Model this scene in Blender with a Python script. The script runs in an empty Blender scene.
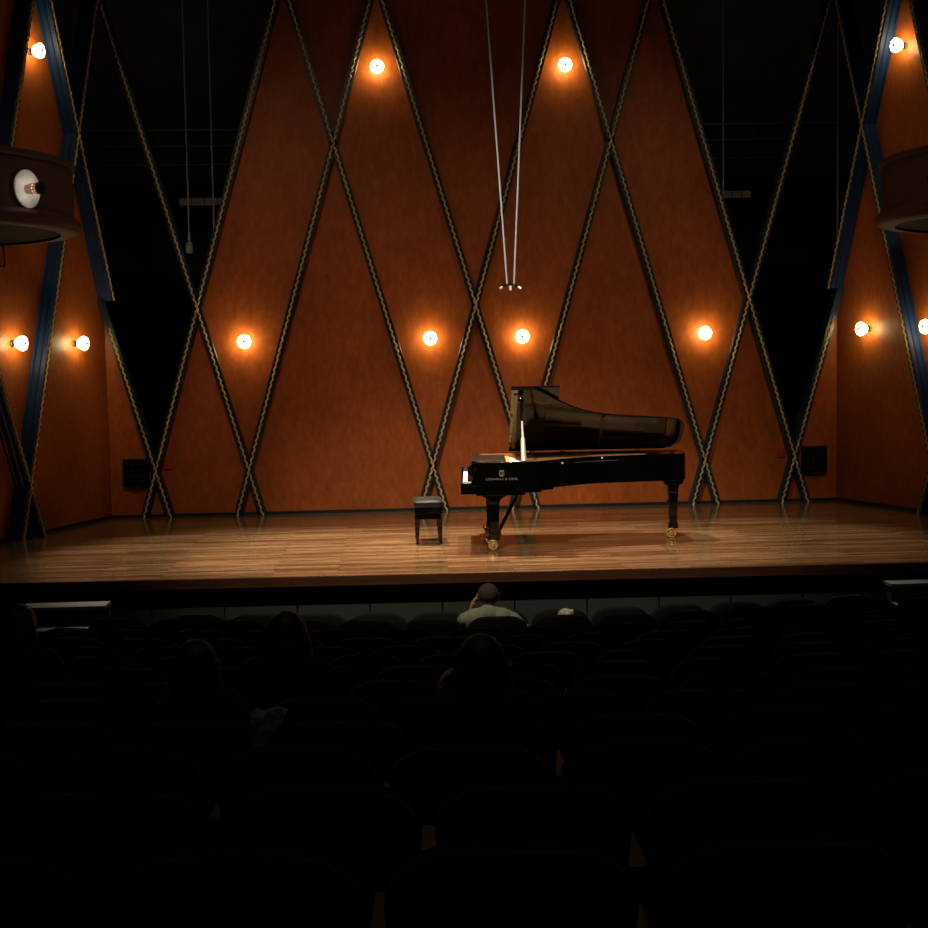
import bpy, bmesh, math, random
from mathutils import Vector, Matrix
random.seed(7)
S = bpy.context.scene
C = S.collection
PI = math.pi

# ------------------------------------------------------------------ camera
CAM = Vector((-1.1516, -19.3, 2.0904))
yaw, pitch, roll = 0.0500, -0.0766, -0.0193
fw = Vector((math.sin(yaw) * math.cos(pitch), math.cos(yaw) * math.cos(pitch), math.sin(pitch)))
rt = Vector((math.cos(yaw), -math.sin(yaw), 0))
up = rt.cross(fw)
r2 = math.cos(roll) * rt + math.sin(roll) * up
u2 = -math.sin(roll) * rt + math.cos(roll) * up
cam_d = bpy.data.cameras.new('camera')
cam = bpy.data.objects.new('camera', cam_d)
C.objects.link(cam)
cam.matrix_world = Matrix(((r2.x, u2.x, -fw.x, CAM.x), (r2.y, u2.y, -fw.y, CAM.y), (r2.z, u2.z, -fw.z, CAM.z), (0, 0, 0, 1)))
cam_d.sensor_width = 36.0
cam_d.lens = 36.0 * 1440 / 928
cam_d.clip_start = 0.05
cam_d.clip_end = 200
S.camera = cam

# ------------------------------------------------------------------ world, lights, exposure
w = bpy.data.worlds.new('world')
S.world = w
w.use_nodes = True
w.node_tree.nodes['Background'].inputs[0].default_value = (0, 0, 0, 1)
w.node_tree.nodes['Background'].inputs[1].default_value = 0
S.view_settings.view_transform = 'Standard'
S.view_settings.look = 'None'
S.view_settings.exposure = 0.0
S.view_settings.gamma = 1.0
S.view_settings.use_curve_mapping = False

def spot(name, loc, aim, energy, angle, blend, col, size=0.12):
    d = bpy.data.lights.new(name, 'SPOT')
    d.energy = energy; d.spot_size = math.radians(angle); d.spot_blend = blend
    d.color = col; d.shadow_soft_size = size
    o = bpy.data.objects.new(name, d); C.objects.link(o)
    o.location = loc
    o.rotation_euler = (Vector(aim) - Vector(loc)).to_track_quat('-Z', 'Y').to_euler()
    return o

WARM = (1.0, 0.85, 0.66)
for x, e in ((-3.1, 3900), (-1.5, 6200), (0.3, 4300), (2.1, 2700)):
    spot('stage_top_light', (x, -0.75, 8.8), (x + 0.35, -3.9, 0), e, 31, 0.6, WARM, 0.15)
spot('front_fill_light', (-2.4, -11.8, 8.9), (-0.1, -4.1, 0), 4200, 40, 0.9, WARM, 0.15)  # added fill lamp, brings out keys, casters and prop on the piano
for sx in (-1, 1):
    spot('wall_wash_light', (sx * 3.0, -9.6, 8.9), (sx * 2.6, 0.0, 0.0), 520, 56, 1.0, (1.0, 0.72, 0.48), 0.4)
house = bpy.data.lights.new('house_light', 'AREA')
house.energy = 17; house.size = 3.0; house.color = (1.0, 0.98, 0.86)
ho = bpy.data.objects.new('house_light', house); C.objects.link(ho); ho.location = (-1.0, -14.5, 9.0); ho.rotation_euler = (math.radians(28), 0, 0)

# ------------------------------------------------------------------ materials
def mat(name, col, rough=0.5, metal=0.0, emit=None, estr=0.0, coat=0.0, spec=0.5, build=None):
    m = bpy.data.materials.new(name)
    m.use_nodes = True
    nt = m.node_tree
    b = nt.nodes['Principled BSDF']
    b.inputs['Base Color'].default_value = (*col, 1)
    b.inputs['Roughness'].default_value = rough
    b.inputs['Metallic'].default_value = metal
    b.inputs['Coat Weight'].default_value = coat
    b.inputs['Coat Roughness'].default_value = 0.12
    b.inputs['Specular IOR Level'].default_value = spec
    if emit:
        b.inputs['Emission Color'].default_value = (*emit, 1)
        b.inputs['Emission Strength'].default_value = estr
    if build:
        build(nt, b)
    return m

def ramp_noise(nt, b, c1, c2, scale=(1, 1, 1), nscale=4, detail=6, p1=0.3, p2=0.7, coord='Object', rough=None, bump=None, nrough=0.6):
    N, L = nt.nodes, nt.links
    tc = N.new('ShaderNodeTexCoord'); mp = N.new('ShaderNodeMapping')
    mp.inputs['Scale'].default_value = scale
    L.new(tc.outputs[coord], mp.inputs['Vector'])
    no = N.new('ShaderNodeTexNoise')
    no.inputs['Scale'].default_value = nscale; no.inputs['Detail'].default_value = detail
    no.inputs['Roughness'].default_value = nrough
    L.new(mp.outputs[0], no.inputs['Vector'])
    r = N.new('ShaderNodeValToRGB')
    r.color_ramp.elements[0].position = p1; r.color_ramp.elements[0].color = (*c1, 1)
    r.color_ramp.elements[1].position = p2; r.color_ramp.elements[1].color = (*c2, 1)
    L.new(no.outputs['Fac'], r.inputs['Fac'])
    L.new(r.outputs['Color'], b.inputs['Base Color'])
    if rough:
        mr = N.new('ShaderNodeMapRange')
        mr.inputs['To Min'].default_value, mr.inputs['To Max'].default_value = rough
        L.new(no.outputs['Fac'], mr.inputs['Value']); L.new(mr.outputs[0], b.inputs['Roughness'])
    if bump:
        bp = N.new('ShaderNodeBump')
        bp.inputs['Strength'].default_value = bump[0]; bp.inputs['Distance'].default_value = bump[1]
        L.new(no.outputs['Fac'], bp.inputs['Height']); L.new(bp.outputs[0], b.inputs['Normal'])
    return no, r

def floor_build(nt, b):
    # narrow strip boards running across the stage, worn varnish
    N, L = nt.nodes, nt.links
    tc = N.new('ShaderNodeTexCoord')
    br = N.new('ShaderNodeTexBrick')
    br.offset = 0.37; br.offset_frequency = 2
    br.inputs['Color1'].default_value = (0.122, 0.063, 0.028, 1)
    br.inputs['Color2'].default_value = (0.34, 0.20, 0.098, 1)
    br.inputs['Mortar'].default_value = (0.06, 0.025, 0.012, 1)
    br.inputs['Scale'].default_value = 1.0
    br.inputs['Mortar Size'].default_value = 0.003
    br.inputs['Brick Width'].default_value = 1.7
    br.inputs['Row Height'].default_value = 0.085
    L.new(tc.outputs['Object'], br.inputs['Vector'])
    mp = N.new('ShaderNodeMapping'); mp.inputs['Scale'].default_value = (0.7, 20, 1)
    L.new(tc.outputs['Object'], mp.inputs['Vector'])
    no = N.new('ShaderNodeTexNoise'); no.inputs['Scale'].default_value = 3; no.inputs['Detail'].default_value = 9
    no.inputs['Roughness'].default_value = 0.7
    L.new(mp.outputs[0], no.inputs['Vector'])
    mx = N.new('ShaderNodeMix'); mx.data_type = 'RGBA'; mx.blend_type = 'MULTIPLY'
    mx.inputs['Factor'].default_value = 0.85
    r = N.new('ShaderNodeValToRGB')
    r.color_ramp.elements[0].position = 0.38; r.color_ramp.elements[0].color = (0.10, 0.085, 0.08, 1)
    r.color_ramp.elements[1].position = 0.60; r.color_ramp.elements[1].color = (1.25, 1.22, 1.2, 1)
    L.new(no.outputs['Fac'], r.inputs['Fac'])
    L.new(br.outputs['Color'], mx.inputs['A']); L.new(r.outputs['Color'], mx.inputs['B'])
    L.new(mx.outputs['Result'], b.inputs['Base Color'])
    mr = N.new('ShaderNodeMapRange'); mr.inputs['To Min'].default_value = 0.06; mr.inputs['To Max'].default_value = 0.17
    L.new(no.outputs['Fac'], mr.inputs['Value']); L.new(mr.outputs[0], b.inputs['Roughness'])
    bp = N.new('ShaderNodeBump'); bp.inputs['Strength'].default_value = 0.05; bp.inputs['Distance'].default_value = 0.01
    L.new(no.outputs['Fac'], bp.inputs['Height']); L.new(bp.outputs[0], b.inputs['Normal'])

def veneer_build(nt, b):
    no, r = ramp_noise(nt, b, (0.34, 0.080, 0.014), (0.51, 0.132, 0.026), (7, 7, 3.2), 2.6, 10, 0.30, 0.72, rough=(0.38, 0.5))
    N, L = nt.nodes, nt.links
    tc = N.new('ShaderNodeTexCoord')
    n2 = N.new('ShaderNodeTexNoise'); n2.inputs['Scale'].default_value = 1.1; n2.inputs['Detail'].default_value = 4
    L.new(tc.outputs['Object'], n2.inputs['Vector'])
    r2_ = N.new('ShaderNodeValToRGB')
    r2_.color_ramp.elements[0].position = 0.3; r2_.color_ramp.elements[0].color = (0.80, 0.77, 0.74, 1)
    r2_.color_ramp.elements[1].position = 0.7; r2_.color_ramp.elements[1].color = (1.08, 1.08, 1.08, 1)
    L.new(n2.outputs['Fac'], r2_.inputs['Fac'])
    mx = N.new('ShaderNodeMix'); mx.data_type = 'RGBA'; mx.blend_type = 'MULTIPLY'; mx.inputs['Factor'].default_value = 1
    L.new(r.outputs['Color'], mx.inputs['A']); L.new(r2_.outputs['Color'], mx.inputs['B'])
    L.new(mx.outputs['Result'], b.inputs['Base Color'])

def perf_build(nt, b):
    N, L = nt.nodes, nt.links
    tc = N.new('ShaderNodeTexCoord')
    vo = N.new('ShaderNodeTexVoronoi'); vo.inputs['Scale'].default_value = 45; vo.inputs['Randomness'].default_value = 0
    L.new(tc.outputs['Object'], vo.inputs['Vector'])
    r = N.new('ShaderNodeValToRGB')
    r.color_ramp.elements[0].position = 0.22; r.color_ramp.elements[0].color = (0.006, 0.008, 0.006, 1)
    r.color_ramp.elements[1].position = 0.3; r.color_ramp.elements[1].color = (0.016, 0.020, 0.0165, 1)
    L.new(vo.outputs['Distance'], r.inputs['Fac']); L.new(r.outputs['Color'], b.inputs['Base Color'])

M = {}
M['veneer'] = mat('orange_veneer', (0.33, 0.1, 0.02), 0.45, spec=0.3, build=veneer_build)
M['stage'] = mat('stage_boards', (0.3, 0.15, 0.07), 0.25, build=floor_build)
M['fascia'] = mat('stage_fascia_wood', (0.06, 0.02, 0.01), 0.8, spec=0.1, build=lambda nt, b: ramp_noise(nt, b, (0.035, 0.012, 0.005), (0.065, 0.022, 0.009), (1, 6, 14), 2, 6))
M['beam'] = mat('teal_paint', (0.008, 0.04, 0.055), 0.32, coat=0.3, build=lambda nt, b: ramp_noise(nt, b, (0.003, 0.017, 0.020), (0.006, 0.026, 0.028), (1, 1, 1), 3, 3, rough=(0.28, 0.4)))
M['beam_blue_lit'] = mat('teal_paint_blue_lit', (0.008, 0.04, 0.12), 0.32, coat=0.3, build=lambda nt, b: ramp_noise(nt, b, (0.004, 0.035, 0.125), (0.007, 0.052, 0.18), (1, 1, 1), 3, 3, rough=(0.28, 0.4)))  # teal paint with the blue of cool stage light put into its colour
M['beam_part_lit'] = mat('teal_paint_part_lit', (0.004, 0.03, 0.06), 0.32, coat=0.3, build=lambda nt, b: ramp_noise(nt, b, (0.003, 0.025, 0.045), (0.006, 0.038, 0.07), (1, 1, 1), 3, 3, rough=(0.28, 0.4)))  # same teal paint, spotlight's blue mixed in more weakly
M['gold'] = mat('gold_moulding', (0.65, 0.46, 0.17), 0.45, 0.1, build=lambda nt, b: ramp_noise(nt, b, (0.54, 0.37, 0.13), (0.78, 0.57, 0.25), (1, 1, 1), 12, 3))
M['baseboard'] = mat('dark_green_skirting', (0.008, 0.02, 0.018), 0.4)
M['black'] = mat('matt_black', (0.006, 0.006, 0.006), 0.8, spec=0.2)
M['dark'] = mat('backstage_wall', (0.03, 0.028, 0.026), 0.9, spec=0.1, build=lambda nt, b: ramp_noise(nt, b, (0.06, 0.056, 0.052), (0.10, 0.094, 0.086), (1, 1, 1), 1.5, 5))
M['drape'] = mat('black_drape', (0.004, 0.004, 0.004), 0.95, spec=0.05)
M['metal'] = mat('dark_pipe', (0.07, 0.07, 0.067), 0.5, 0.4)
M['pale'] = mat('pale_housing', (0.8, 0.76, 0.7), 0.5)
M['cable'] = mat('pale_cable', (0.55, 0.6, 0.66), 0.5)
M['cabled'] = mat('grey_cable', (0.42, 0.43, 0.43), 0.6)
M['plug'] = mat('pale_green_plug', (0.42, 0.5, 0.46), 0.5)
M['lacquer'] = mat('black_lacquer', (0.0025, 0.0025, 0.0025), 0.045)
M['satin'] = mat('satin_black', (0.002, 0.002, 0.002), 0.3, spec=0.3)
M['lidin'] = mat('lid_lacquer_reflection', (0.011, 0.008, 0.0055), 0.07)  # brown tint stands in for the interior mirrored in black lacquer
M['batten'] = mat('dark_brown_batten', (0.035, 0.014, 0.009), 0.3)
M['rimwood'] = mat('inner_rim_wood', (0.42, 0.17, 0.055), 0.25, coat=0.4, build=lambda nt, b: ramp_noise(nt, b, (0.32, 0.115, 0.035), (0.5, 0.22, 0.075), (1, 8, 14), 2, 6))
M['plate'] = mat('gold_iron_plate', (0.72, 0.46, 0.17), 0.33, 0.55)
M['sound'] = mat('spruce_soundboard', (0.62, 0.34, 0.13), 0.35)
M['string'] = mat('steel_string', (0.6, 0.55, 0.5), 0.3, 0.9)
M['brass'] = mat('polished_brass', (1.0, 0.76, 0.34), 0.2, 0.8)
M['steel_glint'] = mat('steel_and_prop_glint', (0.92, 0.94, 0.95), 0.45, 0.35)  # steel parts; on the piano prop it paints a highlight
M['ivory'] = mat('white_key', (0.82, 0.8, 0.76), 0.25)
M['goldleaf'] = mat('gold_lettering', (0.40, 0.33, 0.22), 0.4, 0.2)
M['felt'] = mat('red_felt', (0.35, 0.02, 0.03), 0.9)
M['leather'] = mat('black_leather', (0.012, 0.012, 0.013), 0.33, coat=0.15)
M['lampbase'] = mat('bronze_lamp_base', (0.06, 0.04, 0.025), 0.4, 0.6)
M['shade'] = mat('lit_glass_shade', (0.9, 0.8, 0.65), 0.3, emit=(1.0, 0.80, 0.36), estr=24)
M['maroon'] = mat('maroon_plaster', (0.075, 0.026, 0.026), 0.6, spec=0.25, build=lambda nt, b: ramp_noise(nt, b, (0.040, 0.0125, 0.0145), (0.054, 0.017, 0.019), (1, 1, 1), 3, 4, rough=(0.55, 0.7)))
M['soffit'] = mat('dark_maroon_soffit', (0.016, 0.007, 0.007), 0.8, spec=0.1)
M['white'] = mat('white_enamel', (0.8, 0.82, 0.78), 0.35)
M['copper'] = mat('copper_knob', (0.5, 0.24, 0.18), 0.3, 0.7)
M['red'] = mat('red_plate', (0.45, 0.03, 0.012), 0.5)
M['grille'] = mat('speaker_grille', (0.004, 0.0045, 0.0045), 0.8, spec=0.15)
M['perf'] = mat('perforated_panel', (0.1, 0.12, 0.1), 0.6, build=perf_build)
M['tread'] = mat('grey_tread', (0.15, 0.16, 0.155), 0.7)
M['riser'] = mat('dark_riser', (0.02, 0.022, 0.02), 0.7)
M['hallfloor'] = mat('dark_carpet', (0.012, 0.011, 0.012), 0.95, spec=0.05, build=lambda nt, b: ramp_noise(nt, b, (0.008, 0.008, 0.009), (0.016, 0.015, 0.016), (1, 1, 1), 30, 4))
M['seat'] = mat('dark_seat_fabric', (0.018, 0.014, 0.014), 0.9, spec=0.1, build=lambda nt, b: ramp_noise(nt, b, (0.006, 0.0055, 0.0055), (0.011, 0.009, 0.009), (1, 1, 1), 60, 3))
M['shell'] = mat('seat_shell', (0.006, 0.0055, 0.005), 0.8, spec=0.2)
M['arm'] = mat('seat_arm_wood', (0.09, 0.045, 0.022), 0.5)
M['seatmetal'] = mat('seat_leg_metal', (0.03, 0.03, 0.03), 0.5, 0.5)
M['skin'] = mat('skin', (0.42, 0.2, 0.13), 0.5)
M['shirt'] = mat('pale_sage_shirt', (0.36, 0.40, 0.30), 0.85, build=lambda nt, b: ramp_noise(nt, b, (0.19, 0.21, 0.145), (0.26, 0.285, 0.205), (1, 1, 1), 9, 4, bump=(0.4, 0.02)))
M['darkcloth'] = mat('dark_clothing', (0.018, 0.015, 0.014), 0.9)
M['trousers'] = mat('dark_trousers', (0.02, 0.02, 0.025), 0.9)
M['greyhair'] = mat('cropped_grey_hair', (0.055, 0.04, 0.032), 0.8, spec=0.2)
M['palehair'] = mat('pale_hair', (0.55, 0.5, 0.36), 0.7, build=lambda nt, b: ramp_noise(nt, b, (0.25, 0.22, 0.14), (0.75, 0.7, 0.52), (1, 1, 1), 40, 3))
M['brownhair'] = mat('brown_hair', (0.05, 0.026, 0.014), 0.55, build=lambda nt, b: ramp_noise(nt, b, (0.025, 0.013, 0.008), (0.07, 0.035, 0.02), (30, 30, 2), 4, 4))
M['scarf'] = mat('patterned_scarf', (0.5, 0.42, 0.3), 0.9, build=lambda nt, b: ramp_noise(nt, b, (0.10, 0.065, 0.045), (0.36, 0.29, 0.21), (1, 1, 1), 25, 3, 0.4, 0.6))

# ------------------------------------------------------------------ mesh helpers
class MB:
    def __init__(s):
        s.v = []; s.f = []
    def add(s, vs, fs):
        o = len(s.v); s.v += [tuple(p) for p in vs]; s.f += [tuple(i + o for i in f) for f in fs]
        return s
    def box(s, a, b):
        (x0, y0, z0), (x1, y1, z1) = a, b
        return s.add([(x0, y0, z0), (x1, y0, z0), (x1, y1, z0), (x0, y1, z0), (x0, y0, z1), (x1, y0, z1), (x1, y1, z1), (x0, y1, z1)],
                     [(0, 3, 2, 1), (4, 5, 6, 7), (0, 1, 5, 4), (1, 2, 6, 5), (2, 3, 7, 6), (3, 0, 4, 7)])
    def loft(s, rings, caps=True, closed=True):
        n = len(rings[0]); o = len(s.v); f = []
        for r in rings: s.v += [tuple(p) for p in r]
        for k in range(len(rings) - 1):
            for i in range(n if closed else n - 1):
                j = (i + 1) % n
                f.append((o + k * n + i, o + k * n + j, o + (k + 1) * n + j, o + (k + 1) * n + i))
        if caps:
            f.append(tuple(o + i for i in reversed(range(n))))
            f.append(tuple(o + (len(rings) - 1) * n + i for i in range(n)))
        s.f += f
        return s
    def taper(s, a, b, z0, z1):   # box between rectangle a at z0 and rectangle b at z1, (x0,y0,x1,y1)
        R = lambda q, z: [(q[0], q[1], z), (q[2], q[1], z), (q[2], q[3], z), (q[0], q[3], z)]
        return s.loft([R(a, z0), R(b, z1)])
    def prism(s, pts, z0, z1):
        return s.loft([[(x, y, z0) for x, y in pts], [(x, y, z1) for x, y in pts]])
    def prism_y(s, pts, y0, y1):  # pts in x,z
        return s.loft([[(x, y0, z) for x, z in pts], [(x, y1, z) for x, z in pts]])
    def tube(s, pts, r, n=8, caps=True):
        pts = [Vector(p) for p in pts]; rings = []
        rs = r if isinstance(r, (list, tuple)) else [r] * len(pts)
        nx = None
        for i, p in enumerate(pts):
            t = (pts[min(i + 1, len(pts) - 1)] - pts[max(i - 1, 0)]).normalized()
            if nx is None:
                nx = t.cross(Vector((0, 0, 1)) if abs(t.z) < 0.9 else Vector((1, 0, 0))).normalized()
            nx = (nx - t * nx.dot(t)).normalized(); by = t.cross(nx)
            rings.append([p + rs[i] * (math.cos(2 * PI * k / n) * nx + math.sin(2 * PI * k / n) * by) for k in range(n)])
        return s.loft(rings, caps)
    def lathe(s, prof, n=16, axis='z', c=(0, 0, 0), wave=None):
        rings = []
        for j, (r, h) in enumerate(prof):
            ring = []
            for k in range(n):
                a = 2 * PI * k / n; rr = r * (1 + (wave(j, a) if wave else 0))
                x, y = rr * math.cos(a), rr * math.sin(a)
                p = {'z': (x, y, h), 'y': (x, h, -y), 'x': (h, x, y)}[axis]
                ring.append((p[0] + c[0], p[1] + c[1], p[2] + c[2]))
            rings.append(ring)
        return s.loft(rings)
    def mesh(s, name):
        me = bpy.data.meshes.new(name); me.from_pydata(s.v, [], s.f); me.update()
        bm = bmesh.new(); bm.from_mesh(me); bmesh.ops.recalc_face_normals(bm, faces=bm.faces); bm.to_mesh(me); bm.free()
        return me
    def build(s, name, m, parent=None, smooth=False, bevel=0, loc=None):
        o = bpy.data.objects.new(name, s.mesh(name)); C.objects.link(o)
        o.data.materials.append(M[m] if isinstance(m, str) else m)
        if parent: o.parent = parent
        if loc: o.location = loc
        if smooth:
            for p in o.data.polygons: p.use_smooth = True
            o.data.set_sharp_from_angle(angle=math.radians(38))
        if bevel:
            md = o.modifiers.new('bevel', 'BEVEL'); md.width = bevel; md.segments = 2; md.limit_method = 'ANGLE'
        return o

def empty(name, loc=(0, 0, 0), rz=0):
    o = bpy.data.objects.new(name, None); C.objects.link(o)
    o.location = loc; o.rotation_euler = (0, 0, rz); o.empty_display_size = 0.1
    return o
def tag(o, label=None, cat=None, group=None, kind=None):
    if label: o['label'] = label
    if cat: o['category'] = cat
    if group: o['group'] = group
    if kind: o['kind'] = kind
    return o
def struct(o, label=None): return tag(o, label, kind='structure')
def copy_tree(o, parent=None):
    c = o.copy(); C.objects.link(c); c.parent = parent
    for ch in list(o.children): copy_tree(ch, c)
    return c

# ------------------------------------------------------------------ stage, walls, lattice
WT = 8.4            # top of the stage walls
XC = 4.88           # stage corner, half width
KS = 0.36           # splay of the side walls
DS = math.hypot(KS, 1)
BD = 0.21           # how far the beams stand proud
SIDE_LEN = 5.9
PF = 0.08           # panel faces stand this far in front of the wall line

def wall_frame(which):
    # origin, direction along the wall (s increases as unfolded x), normal into the room
    if which == 'back': return Vector((0, 0, 0)), Vector((1, 0, 0)), Vector((0, -1, 0))
    if which == 'left': return Vector((-XC + XC * KS / DS, XC / DS, 0)), Vector((KS / DS, 1 / DS, 0)), Vector((1 / DS, -KS / DS, 0))
    return Vector((XC - XC * KS / DS, XC / DS, 0)), Vector((KS / DS, -1 / DS, 0)), Vector((-1 / DS, -KS / DS, 0))
FR = {k: wall_frame(k) for k in ('back', 'left', 'right')}
def pf(which): return PF if which == 'back' else 0.02
def wp(which, s_, z, d=0.0):
    o, e, n = FR[which]
    return o + e * s_ + n * d + Vector((0, 0, z))

# straight lines s = foot + slope*z of each wall (back wall mirrored; side walls mirrored)
back_half = [(-4.086, 0.2840), (-2.875, 0.2825), (-0.436, 0.2855), (0.788, 0.2890), (3.217, 0.2869), (4.442, 0.2873)]
back_lines = [(f, -sl) for f, sl in back_half] + [(-f, sl) for f, sl in back_half]
side_half = [(-4.06, -0.335), (-7.25, 0.314), (-8.55, 0.306), (-6.80, -0.40)]
K_back, A_back = (-4.086, -0.2840), (-4.442, 0.2873)

def split(poly, f, sl):
    # cut a convex polygon by s = f + sl*z
    def side(p): return p[0] - f - sl * p[1]
    A, B = [], []
    n = len(poly)
    for i in range(n):
        p, q = poly[i], poly[(i + 1) % n]
        a, b = side(p), side(q)
        (A if a >= 0 else B).append(p)
        if a * b < 0:
            t = a / (a - b); x = (p[0] + t * (q[0] - p[0]), p[1] + t * (q[1] - p[1]))
            A.append(x); B.append(x)
    return [c for c in (A, B) if len(c) > 2]
def cells(rect, lines):
    cs = [rect]
    for f, sl in lines:
        cs = [d for c in cs for d in split(c, f, sl)]
    return cs
def cen(c): return sum(p[0] for p in c) / len(c), sum(p[1] for p in c) / len(c)
def area(c): return abs(sum(c[i][0] * c[(i + 1) % len(c)][1] - c[(i + 1) % len(c)][0] * c[i][1] for i in range(len(c)))) / 2

def panels(root, which, rect, lines, void):
    for c in cells(rect, lines):
        s_, z = cen(c)
        if area(c) < 0.02 or void(s_, z): continue
        f = MB(); f.loft([[wp(which, *p, d=pf(which) - 0.04) for p in c], [wp(which, *p, d=pf(which)) for p in c]])
        f.build('panel', 'veneer', root)

def in_back_void(s_, z):
    a = abs(s_)
    l1 = -K_back[0] - K_back[1] * z      # outer edge (mirrored)
    l2 = -A_back[0] - A_back[1] * z      # inner edge
    return l2 < a < l1
wall_back = struct(empty('wall_back'), 'orange veneered stage back wall cut into diamonds by diagonal beams')
panels(wall_back, 'back', [(-XC, 0), (XC, 0), (XC, WT), (-XC, WT)], back_lines, in_back_void)
for which, sg in (('left', 1), ('right', -1)):
    lines = [(f * sg, sl * sg) for f, sl in side_half]
    wl = struct(empty('wall_' + which), 'splayed orange veneered side wall of the stage with diagonal beams')
    rect = [(-XC * sg, 0), (-(XC + SIDE_LEN) * sg, 0), (-(XC + SIDE_LEN) * sg, WT), (-XC * sg, WT)]
    kf, ks = lines[0]
    def void(s_, z, kf=kf, ks=ks, sg=sg): return (s_ - kf - ks * z) * sg > 0
    panels(wl, which, rect, lines, void)
    # skirting of the side wall
    f = MB(); b0, b1 = -XC * sg, -(XC + SIDE_LEN) * sg
    f.loft([[wp(which, b0, 0, 0.02), wp(which, b0, 0, 0.05), wp(which, b0, 0.04, 0.05), wp(which, b0, 0.04, 0.02)],
            [wp(which, b1, 0, 0.02), wp(which, b1, 0, 0.05), wp(which, b1, 0.04, 0.05), wp(which, b1, 0.04, 0.02)]])
    struct(f.build('baseboard_' + which, 'baseboard'))
struct(MB().box((-XC, -PF - 0.03, 0), (XC, -PF, 0.04)).build('baseboard_back', 'baseboard'))

trim_no = 0
def beam(which, f, sl, z0, z1, m, label, rope_top=0.0):
    global trim_no
    trim_no += 1
    hw = 0.052
    prof = [(-hw, 0), (-hw, 0.05), (-hw + 0.012, 0.06), (-hw + 0.012, 0.085), (-hw, 0.095), (-hw, 0.135), (-hw + 0.012, 0.145),
            (-hw + 0.012, 0.165), (-hw + 0.004, 0.175), (-hw + 0.004, BD)]
    prof = prof + [(-a, d) for a, d in reversed(prof)]
    b = MB().loft([[wp(which, f + sl * z + a, z, d) for a, d in prof] for z in (z0, z1)])
    o = struct(b.build('trim_%d' % trim_no, m), label)
    # wavy gilded moulding on the front
    z1 -= rope_top
    wl, pts = 0.088, []
    L = math.hypot(1, sl) * (z1 - z0)
    n = int(L / wl * 6)
    for i in range(n + 1):
        z = z0 + (z1 - z0) * i / n
        ph = 2 * PI * (i / 6)
        pts.append(wp(which, f + sl * z + 0.0095 * math.sin(ph), z, BD + 0.006 + 0.004 * math.cos(ph)))
    MB().tube(pts, 0.0115, 6).build('rope_moulding', 'gold', o, smooth=True)
    return o
def zcorner(f, sl, sc): return (sc - f) / sl
for i, (f, sl) in enumerate(back_lines):
    j = i % 6
    z0, z1 = 0.0, WT
    if j == 0: z1 = zcorner(f, sl, -XC if f < 0 else XC) + 0.26
    blue = 'beam_part_lit' if i in (4, 5, 6, 7) else 'beam'  # these beams carry the blue of the stage light in their colour
    beam('back', f, sl, z0, z1, blue, 'dark teal diagonal beam with wavy gilded moulding on the stage back wall', 0.55 if j == 0 else 0.0)
for which, sg in (('left', 1), ('right', -1)):
    for j, (f, sl) in enumerate(side_half):
        f, sl = f * sg, sl * sg
        z0, z1 = 0.0, WT
        if j == 0: z0 = zcorner(f, sl, -XC * sg) + 0.42
        if j == 1: z1 = min(WT, zcorner(f, sl, -XC * sg) - 0.1)
        if j == 3: z1 = 7.0
        beam(which, f, sl, z0, z1, 'beam_blue_lit', 'blue-lit teal diagonal beam with wavy gilded moulding on the splayed side wall')

# stage floor with front edge
def edge_y(x): return -5.68 - 0.027 * x
XS = 6.95
fl = MB(); fl.prism([(-XS, edge_y(-XS)), (XS, edge_y(XS)), (XS, 4.4), (-XS, 4.4)], -0.03, 0.0)
struct(fl.build('floor', 'stage'), 'varnished strip board stage floor')
fa = MB(); fa.prism([(-XS, edge_y(-XS) - 0.012), (XS, edge_y(XS) - 0.012), (XS, edge_y(XS) + 0.06), (-XS, edge_y(-XS) + 0.06)], -0.095, -0.004)
struct(fa.build('trim_30', 'fascia'), 'brown wooden edge board along the front of the stage')
HF = -0.97
wf = struct(empty('wall_stage_front', (0, -5.68, 0), -0.027), 'dark grey green perforated panels under the stage edge')
MB().box((-XS, 0.16, HF - 0.3), (XS, 0.4, -0.04)).build('backing', 'black', wf)
pw = 0.70
for k in range(-10, 10):
    MB().box((k * pw + 0.008, 0.13, HF - 0.2), ((k + 1) * pw - 0.008, 0.16, -0.03)).build('panel', 'perf', wf)

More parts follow.
